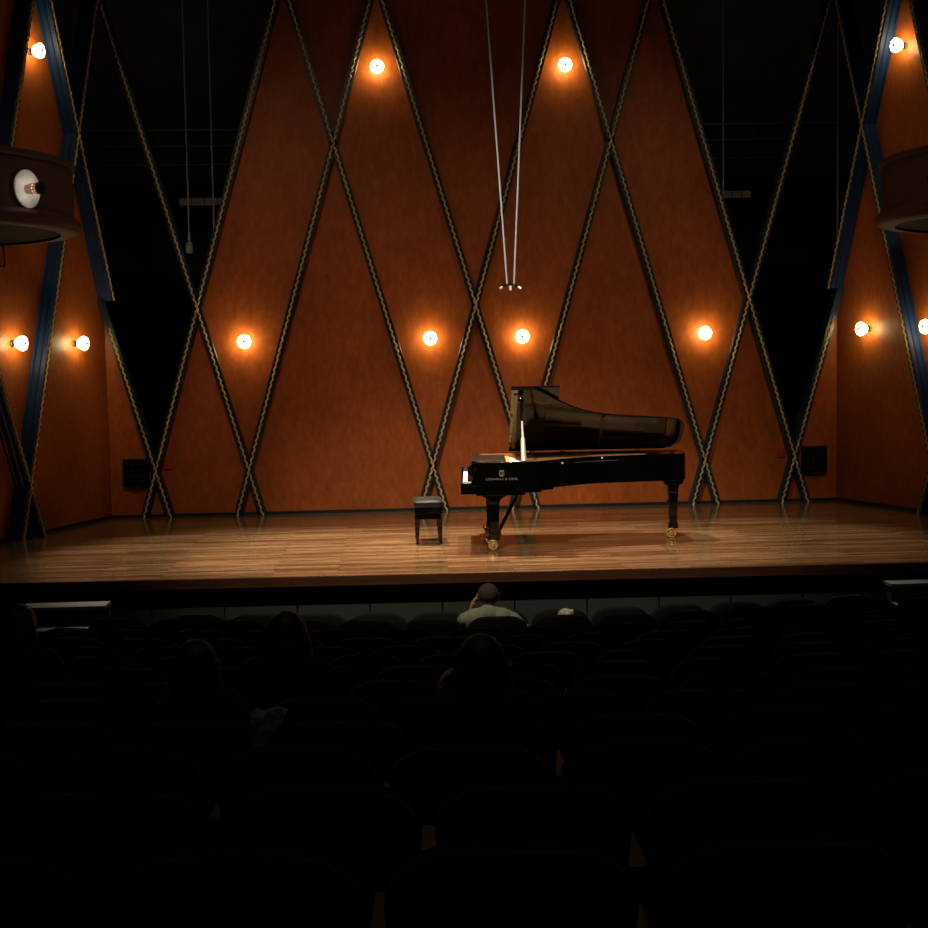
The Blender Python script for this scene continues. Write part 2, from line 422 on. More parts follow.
# backstage beyond the openings
struct(MB().box((-7.5, 4.3, -0.1), (7.5, 4.5, 9.3)).build('wall_backstage', 'dark'), 'dim grey wall behind the stage openings')
struct(MB().box((-7.6, -20.5, 9.2), (7.6, 4.5, 9.4)).build('ceiling', 'black'), 'dark ceiling over stage and hall')
for sg in (-1, 1):
    b = MB(); rows = []
    n = 60
    for i in range(n + 1):
        t = i / n
        x = sg * (2.4 + 4.4 * t); y = 3.15 + 0.06 * math.sin(t * 60) + 0.02 * math.sin(t * 141)
        rows.append([(x, y, 0.005), (x, y, 3.37), (x, y + 0.03, 3.37), (x, y + 0.03, 0.005)])
    b.loft(rows)
    tag(b.build('stage_drape', 'drape'), 'black drape hanging backstage in the %s opening' % ('bench side' if sg < 0 else 'piano tail side'), 'curtain', 'backstage drapes')
    # catwalk railing
    r = empty('catwalk_railing', (0, 0, 0))
    x0, x1 = sg * 2.6, sg * 6.8
    for z, rad in ((5.57, 0.035), (5.33, 0.022), (5.05, 0.022)):
        MB().tube([(x0, 3.3, z), (x1, 3.3, z)], rad, 8).build('rail', 'metal', r, smooth=True)
    for k in range(5):
        x = x0 + (x1 - x0) * (k + 0.5) / 5
        MB().tube([(x, 3.34, 4.75), (x, 3.34, 5.57)], 0.022, 6).build('post', 'metal', r, smooth=True)
    MB().box((min(x0, x1), 3.2, 4.66), (max(x0, x1), 4.3, 4.75)).build('deck', 'black', r)
    tag(r, 'dark pipe catwalk railing high behind the %s opening' % ('bench side' if sg < 0 else 'piano tail side'), 'railing', 'catwalk railings')
    # unlit tube fixture hanging off the catwalk
    a, b_ = (-4.32, -3.55) if sg < 0 else (3.95, 4.55)
    t = empty('tube_light', ((a + b_) / 2, 3.27, 4.49))
    L2 = (b_ - a) / 2
    MB().box((-L2, -0.05, -0.055), (L2, 0.05, 0.055)).build('housing', 'pale', t)
    for k in range(3):
        MB().box((-L2 + (2 * L2) * (k + 1) / 4 - 0.006, -0.056, -0.058), (-L2 + (2 * L2) * (k + 1) / 4 + 0.006, 0.056, 0.058)).build('clip', 'metal', t)
    MB().tube([(-L2 * 0.7, 0, 0.05), (-L2 * 0.7, 0.0, 0.165)], 0.01, 6).build('hanger', 'metal', t)
    MB().tube([(L2 * 0.7, 0, 0.05), (L2 * 0.7, 0.0, 0.165)], 0.01, 6).build('hanger', 'metal', t)
    tag(t, 'pale unlit batten light under the catwalk on the %s side' % ('bench' if sg < 0 else 'piano tail'), 'light', 'unlit battens under the catwalks')
# dim fill lamps added above the catwalks to lift the backstage darkness
for sg in (-1, 1):
    d = bpy.data.lights.new('backstage_fill_light', 'AREA'); d.energy = 2.2; d.size = 0.6; d.color = (1, 0.93, 0.8)
    o = bpy.data.objects.new('backstage_fill_light', d); C.objects.link(o); o.location = (sg * 4.6, 1.6, 8.6)
    o.rotation_euler = (math.radians(25), 0, 0)

# hanging cables with connectors, and the microphone array
def hanging(name, x, y, ztop, zbot, label, mcol):
    r = empty(name, (x, y, zbot))
    MB().tube([(0.03, 0, ztop - zbot), (0.01, 0, (ztop - zbot) * 0.5), (0, 0, 0.26)], 0.011, 6).build('cable', 'cabled', r)
    MB().lathe([(0.012, 0.30), (0.02, 0.24), (0.02, 0.16), (0.05, 0.13), (0.055, 0.02), (0.045, 0.0)], 10).build('connector', mcol, r, smooth=True)
    tag(r, label, 'cable')
hanging('hanging_cable', -3.86, 0.8, 9.2, 3.53, 'thin cable with a pale connector dangling in the opening beside the bench', 'plug')
hanging('hanging_cable', 5.10, 0.6, 9.2, 3.33, 'thin cable with a pale connector dangling beside the speaker corner past the piano tail', 'plug')
def loose(x, zb, label):
    r = MB().tube([(x, 0.9, 9.2), (x - 0.02, 0.9, (9.2 + zb) / 2), (x - 0.03, 0.9, zb)], 0.012, 6).build('loose_cord', 'cabled')
    tag(r, label, 'cord')
loose(-3.5, 3.85, 'plain grey cord hanging beside the dangling connector over the bench side')
loose(3.6, 4.2, 'plain grey cord hanging in front of the batten light past the piano tail')

mic = empty('microphone_array', (0.055, -5.0, 2.72))
MB().tube([(-0.030, 0, 0.045), (-0.40, 0, 6.48)], 0.0085, 6).build('cable', 'cable', mic)
MB().tube([(0.038, 0, 0.045), (0.40, 0, 6.48)], 0.0085, 6).build('cable', 'cable', mic)
MB().tube([(-0.06, 0, 0.03), (-0.02, 0, 0.05), (0.02, 0, 0.05), (0.06, 0, 0.03)], 0.008, 8).build('bar', 'black', mic)
for a, b in (((-0.055, 0, 0.032), (-0.105, -0.02, 0.0)), ((0.055, 0, 0.032), (0.105, -0.02, 0.0)), ((0.0, -0.01, 0.06), (0.0, -0.06, -0.02))):
    c_ = [Vector(a).lerp(Vector(b), t) for t in (0, 0.45, 0.5, 1)]
    m_ = MB().tube(c_[:2], 0.011, 8).build('microphone', 'black', mic, smooth=True)
    MB().tube(c_[1:], [0.011, 0.013, 0.012], 8).build('capsule', 'steel_glint', m_, smooth=True)
tag(mic, 'cluster of three small microphones on a V of thin cables above the piano', 'microphone')

# ------------------------------------------------------------------ sconces
def make_sconce():
    r = empty('wall_sconce')
    # local: -y points out of the wall
    MB().lathe([(0.05, 0.0), (0.05, -0.012), (0.036, -0.02), (0.032, -0.055), (0.04, -0.065)], 16, 'y').build('base', 'lampbase', r, smooth=True)
    pet = lambda j, a: 0.05 * math.cos(8 * a) * (j / 6)
    MB().lathe([(0.035, -0.06), (0.055, -0.075), (0.075, -0.10), (0.092, -0.135), (0.102, -0.165), (0.095, -0.188), (0.06, -0.2), (0.02, -0.203)], 32, 'y', wave=pet).build('shade', 'shade', r, smooth=True)
    MB().lathe([(0.022, -0.2), (0.024, -0.21), (0.017, -0.226), (0.004, -0.232)], 12, 'y').build('finial', 'black', r, smooth=True)
    return r
sc0 = make_sconce(); first = [True]
def sconce(which, s_, z, label, group):
    o = sc0 if first[0] else copy_tree(sc0)
    first[0] = False
    o.location = wp(which, s_, z, pf(which))
    o.scale = (0.86, 0.86, 0.86)
    n = FR[which][2]
    o.rotation_euler = (0, 0, math.atan2(n.y, n.x) + PI / 2)
    tag(o, label, 'lamp', group)
for x, where in ((-3.055, 'beside the opening with the dangling connector'), (-0.612, 'straight above the piano bench'),
                 (0.612, 'above the piano keyboard end'), (3.055, 'beyond the piano tail')):
    sconce('back', x, 2.30, 'lit glass sconce low on the back wall, ' + where, 'lower back wall sconces')
for x, where in ((-1.229, 'bench'), (1.229, 'piano tail')):
    sconce('back', x, 5.83, 'lit glass sconce high on the back wall, %s side of the microphone cables' % where, 'upper back wall sconces')
for which, sg, where in (('left', -1, 'bench'), ('right', 1, 'piano tail')):
    for s_, near_ in zip((5.69, 7.03) if sg < 0 else (5.63, 6.86), ('next to the back corner', 'under the curved box')):
        sconce(which, sg * s_, 2.31, 'lit glass sconce low on the %s side wall, %s' % (where, near_), 'lower side wall sconces')
    sconce(which, -6.42 if sg < 0 else 6.30, 5.80, 'lit glass sconce high on the %s side wall above the curved box' % where, 'upper side wall sconces')

# ------------------------------------------------------------------ wall fittings
for sg, x0, x1, z0, z1 in ((-1, -4.705, -4.365, 0.42, 0.78), (1, 4.39, 4.725, 0.395, 0.75)):
    r = empty('wall_speaker', ((x0 + x1) / 2, -PF, z0))
    h_, w_ = z1 - z0, (x1 - x0) / 2
    MB().box((-w_, -0.08, 0), (w_, 0, h_)).build('cabinet', 'black', r, bevel=0.008)
    MB().box((-w_ + 0.02, -0.09, 0.02), (w_ - 0.02, -0.08, h_ - 0.02)).build('grille', 'grille', r)
    st = MB()
    for i in range(4):
        for k in range(4):
            st.lathe([(0.014, -0.096), (0.010, -0.09)], 8, 'y', (-w_ + 0.07 + i * (2 * w_ - 0.14) / 3, 0, 0.07 + k * (h_ - 0.14) / 3))
    st.build('grille_studs', 'seatmetal', r)
    MB().tube([(-w_ * 0.55, -0.05, 0.0), (-w_ * 0.3, -0.05, -0.04), (w_ * 0.2, -0.05, -0.05), (w_ * 0.6, -0.05, 0.0)], 0.007, 6).build('cable', 'black', r)
    tag(r, 'square black speaker low on the back wall at the %s corner' % ('bench side' if sg < 0 else 'piano tail side'), 'speaker')
for x, z, where in ((-4.12, 0.685, 'bench'), (4.11, 0.66, 'piano tail')):
    r = empty('call_point', (x, -PF, z))
    MB().box((-0.05, -0.03, -0.05), (0.05, 0, 0.05)).build('case', 'red', r, bevel=0.006)
    MB().box((-0.026, -0.034, -0.026), (0.026, -0.03, 0.026)).build('face', 'red', r)
    tag(r, 'small red square box on the back wall beside the %s side speaker' % where, 'call point')

cl = empty('cable_loop', wp('left', -7.22, 3.2, 0.02))
cl.rotation_euler = (0, 0, math.atan2(FR['left'][2].y, FR['left'][2].x) + PI / 2)
MB().tube([(-0.07, -0.02, 0.34), (-0.075, -0.03, 0.05), (-0.05, -0.035, 0.0), (0.05, -0.035, 0.0), (0.075, -0.03, 0.05), (0.07, -0.02, 0.24)], 0.009, 8).build('cord', 'black', cl, smooth=True)
MB().box((-0.085, -0.03, 0.33), (-0.055, 0, 0.37)).build('clip', 'black', cl)
MB().box((0.055, -0.03, 0.23), (0.085, 0, 0.27)).build('clip', 'black', cl)
tag(cl, 'dark cord hanging in a loop on the side wall under the curved box', 'cord')

# ------------------------------------------------------------------ curved boxes on the side walls
def opera_box(sg):
    R = 2.0
    cx, cy = (-6.37, -4.3) if sg < 0 else (6.25, -4.0)
    r = empty('opera_box', (cx, cy, 3.3))
    a0, a1, n = -PI / 2 - 0.35, PI / 2 + 0.2, 48
    def arc(prof):
        rings = []
        for i in range(n + 1):
            a = a0 + (a1 - a0) * i / n
            rings.append([(math.cos(a) * (R + q) * (-sg), math.sin(a) * (R + q), z) for q, z in prof])
        return MB().loft(rings)
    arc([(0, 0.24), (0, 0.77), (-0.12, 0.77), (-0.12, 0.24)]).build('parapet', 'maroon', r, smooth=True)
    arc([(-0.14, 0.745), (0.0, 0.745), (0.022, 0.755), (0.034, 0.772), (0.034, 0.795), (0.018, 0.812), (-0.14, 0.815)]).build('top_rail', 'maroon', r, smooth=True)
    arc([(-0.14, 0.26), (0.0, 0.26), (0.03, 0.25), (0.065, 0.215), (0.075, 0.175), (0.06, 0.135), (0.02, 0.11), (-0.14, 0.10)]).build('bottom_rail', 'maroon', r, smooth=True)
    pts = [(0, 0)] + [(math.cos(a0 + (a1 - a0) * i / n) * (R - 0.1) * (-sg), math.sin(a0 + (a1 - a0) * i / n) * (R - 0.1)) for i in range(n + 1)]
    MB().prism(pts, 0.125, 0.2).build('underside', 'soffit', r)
    tag(r, 'curved maroon box front with round lamp projecting from the %s side wall' % ('bench' if sg < 0 else 'piano tail'), 'balcony')
    # round reflector lamp on the parapet
    ang = math.radians(-26.5) if sg < 0 else math.radians(-26.5)
    nx, ny = math.cos(ang) * (-sg), math.sin(ang)
    l = empty('reflector_lamp', (cx + nx * R, cy + ny * R, 3.735 if sg < 0 else 3.75), math.atan2(ny, nx) + PI / 2)
    MB().lathe([(0.18, -0.002), (0.185, -0.012), (0.178, -0.02), (0.06, -0.012), (0.05, -0.012)], 40, 'y').build('reflector', 'white', l, smooth=True)
    kb = MB().lathe([(0.045, -0.01), (0.048, -0.06), (0.055, -0.065), (0.055, -0.08), (0.047, -0.085), (0.047, -0.10), (0.055, -0.105), (0.055, -0.12), (0.047, -0.125), (0.047, -0.14)], 20, 'y').build('knob', 'copper', l, smooth=True)
    MB().lathe([(0.047, -0.14), (0.058, -0.15), (0.058, -0.19), (0.04, -0.205)], 20, 'y').build('cap', 'black', kb, smooth=True)
    for k in range(8):
        d = bpy.data.lights.new('reflector_glow', 'POINT'); d.energy = 0.045; d.shadow_soft_size = 0.012; d.color = (1, 0.95, 0.85)
        o = bpy.data.objects.new('reflector_glow', d); C.objects.link(o); o.parent = l
        o.location = (0.085 * math.cos(k * PI / 4), -0.09, 0.085 * math.sin(k * PI / 4))
    tag(l, 'round white reflector lamp with ridged knob on the %s side box front' % ('bench' if sg < 0 else 'piano tail'), 'lamp')
for sg in (-1, 1): opera_box(sg)

# ------------------------------------------------------------------ grand piano
P = empty('grand_piano', (-0.435, -4.2, 0), -0.055)
P.scale = (0.975, 1, 1)
tag(P, 'black concert grand piano with its lid propped open on the stage', 'piano')
ZR0, ZR1, WD, LN = 0.645, 0.94, 1.48, 2.53
def bez(ps, n=10):
    # catmull-rom through points
    out = []
    for i in range(len(ps) - 1):
        p0, p1, p2, p3 = ps[max(i - 1, 0)], ps[i], ps[i + 1], ps[min(i + 2, len(ps) - 1)]
        for k in range(n):
            t = k / n
            out.append(tuple(0.5 * ((2 * p1[q]) + (-p0[q] + p2[q]) * t + (2 * p0[q] - 5 * p1[q] + 4 * p2[q] - p3[q]) * t * t + (-p0[q] + 3 * p1[q] - 3 * p2[q] + p3[q]) * t ** 3) for q in (0, 1)))
    out.append(ps[-1])
    return out
near = bez([(0.62, 0.0), (0.85, 0.015), (1.08, 0.25), (1.33, 0.47), (1.6, 0.60), (2.02, 0.68), (2.34, 0.73), (2.50, 0.79), (2.57, 0.93), (2.58, 1.12), (2.565, 1.32), (2.50, 1.44), (2.38, 1.48)], 6)
def inset(poly, d):
    n = len(poly); out = []
    for i in range(n):
        p0, p1, p2 = Vector(poly[i - 1]), Vector(poly[i]), Vector(poly[(i + 1) % n])
        e1, e2 = (p1 - p0), (p2 - p1)
        n1 = Vector((-e1.y, e1.x)).normalized(); n2 = Vector((-e2.y, e2.x)).normalized()
        m = n1 + n2
        m = m / max(m.length_squared, 0.3) * 2
        out.append(tuple(p1 + m * d))
    return out
outline = [(0.17, 0.0)] + near + [(0.17, WD)]
inner = inset(outline, 0.055)
inner2 = inset(outline, 0.068)
def ring(a, b, z0, z1):
    m = MB(); n = len(a)
    vs = [(x, y, z0) for x, y in a] + [(x, y, z1) for x, y in a] + [(x, y, z0) for x, y in b] + [(x, y, z1) for x, y in b]
    fs = []
    for i in range(n):
        j = (i + 1) % n
        fs += [(i, j, n + j, n + i), (2 * n + i, 3 * n + i, 3 * n + j, 2 * n + j), (n + i, n + j, 3 * n + j, 3 * n + i), (i, 2 * n + i, 2 * n + j, j)]
    return m.add(vs, fs)
case = ring(outline, inner, ZR0, ZR1).build('rim', 'lacquer', P, smooth=True, bevel=0.004)
ring(inner, inner2, 0.80, ZR1 - 0.004).build('inner_rim', 'rimwood', P, smooth=True)
MB().prism(inner, 0.66, 0.70).build('bottom_board', 'lacquer', P)
MB().prism(inset(outline, 0.06), 0.815, 0.83).build('soundboard', 'sound', P)
pl = MB().prism([(0.42, 0.09), (0.9, 0.12), (1.0, 0.24), (0.98, 1.4), (0.42, 1.4)], 0.865, 0.885)
pl.prism([(2.05, 0.80), (2.34, 0.84), (2.42, 1.0), (2.40, 1.34), (2.2, 1.39), (2.05, 1.39)], 0.865, 0.885)
pl.build('iron_plate', 'plate', P, bevel=0.006)
for k, (y0, x1, y1) in enumerate(((0.3, 1.35, 0.62), (0.55, 2.1, 0.9), (0.85, 2.15, 1.05), (1.15, 2.15, 1.25), (1.38, 2.2, 1.37))):
    MB().prism([(0.75, y0 - 0.018), (x1, y1 - 0.018), (x1, y1 + 0.018), (0.75, y0 + 0.018)], 0.875, 0.915).build('plate_strut', 'plate', P)
st = MB()
for k in range(46):
    t = k / 45; y0 = 0.14 + 1.2 * t
    x1 = 1.0 + 1.3 * min(1, t * 1.5); y1 = max(y0 - 0.0, 0.30 + 0.55 * min(1, t * 1.5) + 0.5 * max(0, t - 0.45))
    st.tube([(0.55, y0, 0.892), (x1, y1, 0.892)], 0.0028, 3)
tag(st.build('strings', 'string', P), kind='stuff')
MB().box((0.40, 0.08, 0.87), (0.56, 1.40, 0.905)).build('pin_block', 'plate', P)
# key area
kb = MB().prism_y([(0.0, 0.605), (0.165, 0.605), (0.17, 0.588), (0.69, 0.588), (0.70, 0.612), (0.87, 0.618), (0.88, 0.636), (1.0, 0.645), (1.0, 0.66), (0.0, 0.70)], 0.0, WD)
kb.build('keybed', 'lacquer', P, bevel=0.004)
MB().box((0.0, 0.06, 0.69), (0.022, WD - 0.06, 0.722)).build('key_slip', 'lacquer', P, bevel=0.003)
arm_near = [(0.0, 0.69), (0.0, 0.722), (0.105, 0.722), (0.125, 0.745), (0.14, 0.80), (0.16, 0.86), (0.185, 0.90), (0.2, 0.94), (0.62, 0.94), (0.62, 0.69)]
arm_far = [(0.0, 0.69), (0.0, 0.765), (0.015, 0.785), (0.09, 0.79), (0.12, 0.815), (0.145, 0.86), (0.18, 0.91), (0.2, 0.94), (0.62, 0.94), (0.62, 0.69)]
MB().prism_y(arm_near, 0.001, 0.058).build('arm', 'lacquer', P, bevel=0.003)
MB().prism_y(arm_far, WD - 0.058, WD - 0.001).build('arm', 'lacquer', P, bevel=0.003)
k = MB(); k2 = MB()
kw = (WD - 0.13) / 52
for i in range(52):
    y = 0.065 + kw * i
    k.box((0.025, y + 0.0006, 0.70), (0.165, y + kw - 0.0006, 0.735))
    if i % 7 not in (2, 6) and i < 51: k2.box((0.075, y + kw - 0.006, 0.735), (0.165, y + kw + 0.006, 0.747))
tag(k.build('white_keys', 'ivory', P), kind='stuff'); tag(k2.build('black_keys', 'lacquer', P), kind='stuff')
MB().prism_y([(0.165, 0.70), (0.165, 0.77), (0.195, 0.89), (0.215, 0.89), (0.215, 0.70)], 0.058, WD - 0.058).build('fallboard', 'lacquer', P, bevel=0.003)
md = MB().box((0.13, 0.22, 0.922), (0.50, 1.16, 0.942)).build('music_desk', 'satin', P, bevel=0.004)
MB().box((0.12, 0.20, 0.915), (0.17, 1.18, 0.948)).build('desk_ledge', 'satin', md, bevel=0.004)
MB().box((0.20, 0.10, 0.86), (0.48, 0.22, 0.93)).build('desk_rail', 'rimwood', md)
MB().box((0.20, 1.16, 0.86), (0.48, 1.38, 0.93)).build('desk_rail', 'rimwood', md)

# lid, hinged on the far side
AL = math.radians(29.7)
HY, HZ = WD - 0.005, ZR1 + 0.012
LX0 = 0.565
def lidmap(x, w_, t):   # t = height above the underside
    return (x, HY - w_ * math.cos(AL) + t * math.sin(AL) * 1.0, HZ + w_ * math.sin(AL) + t * math.cos(AL))
lo = [(LX0, 0.0), (LX0, WD + 0.015)] + [(x, min(WD + 0.015, WD - y + 0.015)) for x, y in near if x > LX0 + 0.02 and y < 1.47] + [(2.38, 0.0)]
def lidprism(pts, t0, t1): return MB().loft([[lidmap(x, w_, t0) for x, w_ in pts], [lidmap(x, w_, t1) for x, w_ in pts]])
lid = lidprism(lo, 0, 0.022).build('lid', 'lidin', P, bevel=0.004)
lidprism([(LX0 + 0.002, 0.0), (LX0 + 0.002, WD + 0.015), (1.10, WD + 0.015), (1.10, 0.0)], 0.026, 0.048).build('front_flap', 'lidin', lid, bevel=0.004)
for x in (LX0 + 0.055, 1.62):
    lidprism([(x - 0.018, 0.10), (x + 0.018, 0.10), (x + 0.018, 0.84 if x > 1 else 1.40), (x - 0.018, 0.84 if x > 1 else 1.40)], -0.014, 0.0).build('batten', 'batten', lid)
for x in (0.72, 1.20, 2.10):
    hg = MB(); hg.box((x - 0.034, HY - 0.03, ZR1 - 0.005), (x + 0.034, HY + 0.012, ZR1 + 0.010)); hg.tube([(x - 0.025, HY - 0.012, ZR1 + 0.022), (x + 0.025, HY - 0.012, ZR1 + 0.022)], 0.011, 8)
    hg.tube([(x + 0.01, HY - 0.014, ZR1 + 0.02), (x + 0.012, HY - 0.02, ZR1 + 0.055)], 0.012, 8)
    hg.build('hinge', 'brass', P)
for x, w_ in ((LX0 + 0.02, 0.9), (LX0 + 0.02, 0.42), (1.02, 1.12), (1.33, 0.96)):
    p = lidmap(x, w_, -0.006)
    MB().lathe([(0.013, -0.008), (0.013, 0.008)], 10, 'y', p).build('bumper', 'brass', lid)
# prop
pb = Vector((0.69, 0.05, ZR1)); pt = Vector(lidmap(0.675, 1.36, -0.01))
pr = MB().tube([pb.lerp(pt, 0.62), pb.lerp(pt, 1.0)], [0.016, 0.02], 10).build('prop_stick', 'lacquer', P, smooth=True)
MB().tube([pb, pb.lerp(pt, 0.04), pb.lerp(pt, 0.36)], [0.034, 0.03, 0.023], 12).build('prop_sleeve', 'steel_glint', pr, smooth=True)  # bright colour paints the highlight on the black stick's lower half
MB().tube([pb.lerp(pt, 0.36), pb.lerp(pt, 0.66)], [0.016, 0.010], 10).build('prop_rod', 'steel_glint', pr, smooth=True)  # highlight on the black stick continued in the pale colour
MB().lathe([(0.012, -0.03), (0.03, -0.02), (0.034, 0.0), (0.03, 0.02), (0.012, 0.03)], 14, 'y', tuple(pb.lerp(pt, 0.95))).build('prop_joint', 'lacquer', pr, smooth=True)
# small brass bits on the rim
for x, z in ((1.12, 0.90), (1.585, 0.925)):
    yy = min((abs(px - x), py) for px, py in near)[1]
    MB().lathe([(0.012, yy - 0.012), (0.009, yy - 0.002)], 10, 'y', (x, 0, z)).build('lock_stud', 'steel_glint', P)
# legs with brass double casters
def leg(x, y, bx, tx):
    l = MB()
    l.taper((x - tx * 0.72, y - 0.055, x + tx * 0.72, y + 0.055), (x - tx, y - 0.07, x + tx, y + 0.07), 0.12, 0.50)
    l.taper((x - tx, y - 0.07, x + tx, y + 0.07), (x - tx * 1.12, y - 0.075, x + tx * 1.12, y + 0.075), 0.50, 0.52)
    # flared bracket
    pr_ = []
    for q in range(7):
        t = q / 6; wd = tx * 1.05 + bx * (1 - math.cos(t * PI / 2))
        pr_.append([(x - wd, y - 0.075, 0.52 + 0.095 * t), (x + wd, y - 0.075, 0.52 + 0.095 * t), (x + wd, y + 0.075, 0.52 + 0.095 * t), (x - wd, y + 0.075, 0.52 + 0.095 * t)])
    l.loft(pr_)
    lg = l.build('leg', 'lacquer', P, bevel=0.004)
    MB().box((x - 0.055, y - 0.055, 0.105), (x + 0.055, y + 0.055, 0.165)).build('leg_shoe', 'lacquer', lg, bevel=0.006)
    cs = MB().lathe([(0.03, 0.04), (0.032, 0.06), (0.045, 0.075), (0.045, 0.105)], 16, 'z', (x, y, 0)).box((x - 0.05, y - 0.018, 0.035), (x + 0.02, y + 0.018, 0.075)).build('caster_fork', 'brass', lg, smooth=True)
    for sgn in (-1, 1):
        MB().lathe([(0.015, sgn * 0.022), (0.053, sgn * 0.024), (0.057, sgn * 0.032), (0.056, sgn * 0.055), (0.047, sgn * 0.062), (0.040, sgn * 0.045), (0.022, sgn * 0.045), (0.018, sgn * 0.075), (0.006, sgn * 0.08)], 20, 'y', (x - 0.02, y, 0.057)).build('caster_wheel', 'brass', lg, smooth=True)
    MB().tube([(x - 0.05, y - 0.03, 0.06), (x - 0.09, y - 0.045, 0.10), (x - 0.085, y - 0.045, 0.13)], 0.010, 8).build('brake_lever', 'brass', lg)
    return lg
leg(0.36, 0.12, 0.16, 0.058)
leg(0.335, 1.33, 0.16, 0.058)
leg(2.41, 0.86, 0.02, 0.055)
MB().taper((2.31, 0.76, 2.51, 0.96), (2.29, 0.76, 2.53, 1.0), 0.60, 0.66).build('tail_bracket', 'lacquer', P, bevel=0.004)
# pedal lyre
ly = empty('pedal_lyre', (0, 0, 0)); ly.parent = P
for y in (0.66, 0.78):
    MB().taper((0.36, y - 0.018, 0.40, y + 0.018), (0.37, y - 0.02, 0.42, y + 0.02), 0.16, 0.60).build('lyre_post', 'lacquer', ly)
MB().box((0.30, 0.58, 0.08), (0.44, 0.86, 0.16)).build('pedal_box', 'lacquer', ly, bevel=0.006)
for y in (0.65, 0.72, 0.79):
    MB().loft([[(0.31, y - 0.014, 0.09), (0.31, y + 0.014, 0.09), (0.31, y + 0.014, 0.105), (0.31, y - 0.014, 0.105)],
               [(0.19, y - 0.022, 0.065), (0.19, y + 0.022, 0.065), (0.19, y + 0.022, 0.082), (0.19, y - 0.022, 0.082)]]).build('pedal', 'brass', ly)
for y in (0.62, 0.82):
    MB().tube([(0.43, y, 0.15), (0.68, y, 0.60)], 0.013, 8).build('lyre_brace', 'lacquer', ly)
# lettering and emblem on the treble side
def text(body, size, loc, name, m, parent):
    cu = bpy.data.curves.new(name, 'FONT'); cu.body = body; cu.size = size; cu.extrude = 0.0012; cu.align_x = 'CENTER'; cu.space_character = 1.25
    o = bpy.data.objects.new(name, cu); C.objects.link(o)
    bpy.context.view_layer.update()
    me = bpy.data.meshes.new_from_object(o.evaluated_get(bpy.context.evaluated_depsgraph_get()))
    bpy.data.objects.remove(o); bpy.data.curves.remove(cu)
    t = bpy.data.objects.new(name, me); C.objects.link(t); me.materials.clear(); me.materials.append(M[m])
    t.parent = parent; t.location = loc; t.rotation_euler = (PI / 2, 0, 0)
    return t
text('STEINWAY & SONS', 0.033, (0.445, -0.002, 0.752), 'gold_lettering', 'goldleaf', P)
em = MB()
for sg in (-1, 1):
    em.tube([(0.445 + sg * q[0], -0.002, 0.795 + q[1]) for q in ((0.006, 0.0), (0.024, 0.012), (0.026, 0.032), (0.016, 0.05), (0.02, 0.064))], 0.0035, 6)
for x in (-0.008, 0, 0.008): em.tube([(0.445 + x, -0.002, 0.80), (0.445 + x, -0.002, 0.055 + 0.795)], 0.0016, 4)
em.tube([(0.425, -0.002, 0.85), (0.465, -0.002, 0.85)], 0.003, 6); em.tube([(0.43, -0.002, 0.795), (0.46, -0.002, 0.795)], 0.005, 6)
em.build('lyre_emblem', 'goldleaf', P)

# ------------------------------------------------------------------ piano bench
B = empty('piano_bench', (-0.762, -3.23, 0))
B.scale = (1.02, 1, 0.95)
tag(B, 'black padded piano bench with tapered legs on the stage', 'bench')
hx, hy = 0.155, 0.29
cu = MB(); rings = []
for z, i_ in ((0.425, 0.012), (0.43, 0.0), (0.46, -0.006), (0.485, 0.0), (0.500, 0.025), (0.505, 0.06)):
    a, b = hx - i_, hy - i_; c_ = 0.03
    rings.append([(-a + c_, -b, z), (a - c_, -b, z), (a, -b + c_, z), (a, b - c_, z), (a - c_, b, z), (-a + c_, b, z), (-a, b - c_, z), (-a, -b + c_, z)])
cu.loft(rings); cs = cu.build('cushion', 'leather', B, smooth=True)
for i in (-1, 0, 1):
    for j in (-0.5, 0.5):
        MB().lathe([(0.012, 0.503), (0.010, 0.509), (0.002, 0.511)], 8, 'z', (j * 0.12, i * 0.15, 0)).build('button', 'leather', cs)
MB().box((-hx + 0.006, -hy + 0.006, 0.35), (hx - 0.006, hy - 0.006, 0.425)).build('frame', 'lacquer', B, bevel=0.004)
MB().box((-hx + 0.018, -hy + 0.02, 0.285), (hx - 0.018, hy - 0.02, 0.35)).build('apron', 'lacquer', B, bevel=0.003)
MB().lathe([(0.008, -hy - 0.002), (0.008, -hy - 0.03), (0.022, -hy - 0.032), (0.024, -hy - 0.05), (0.016, -hy - 0.058)], 14, 'y', (0, 0, 0.385)).build('height_knob', 'lacquer', B, smooth=True)
for sx in (-1, 1):
    for sy in (-1, 1):
        x, y = sx * (hx - 0.035), sy * (hy - 0.04)
        MB().taper((x + sx * 0.008 - 0.014, y - 0.014, x + sx * 0.008 + 0.014, y + 0.014), (x - 0.026, y - 0.026, x + 0.026, y + 0.026), 0.0, 0.29).build('leg', 'lacquer', B)

# ------------------------------------------------------------------ hall floor and seats
AC = Vector((0.0, 6.5))              # centre of the seating arcs
R0, RP, NR = 13.6, 0.80, 13
dtab = [(1.0, 0.72), (2.6, 0.95), (3.4, 1.07), (4.2, 1.19), (5.0, 1.31), (5.8, 1.42), (6.6, 1.535), (7.4, 1.64), (8.2, 1.75), (9.0, 1.86), (9.8, 1.965), (10.6, 2.06), (11.4, 2.13), (12.2, 2.19), (13.5, 2.2)]
def drop(Z):
    for (a, da), (b, db) in zip(dtab, dtab[1:]):
        if a <= Z <= b: return da + (db - da) * (Z - a) / (b - a)
    return dtab[0][1] if Z < dtab[0][0] else dtab[-1][1]
SH = 0.83                            # seat back height above its tier
def tier(k):
    Z = 19.3 + AC.y - (R0 + RP * k)
    return CAM.z - drop(Z) - SH
prof = [(11.0, HF), (R0 - 0.45, HF)]
for k in range(NR + 1):
    z = tier(k) if k else HF
    prof += [(R0 + RP * k - 0.45, z), (R0 + RP * (k + 1) - 0.45, z)]
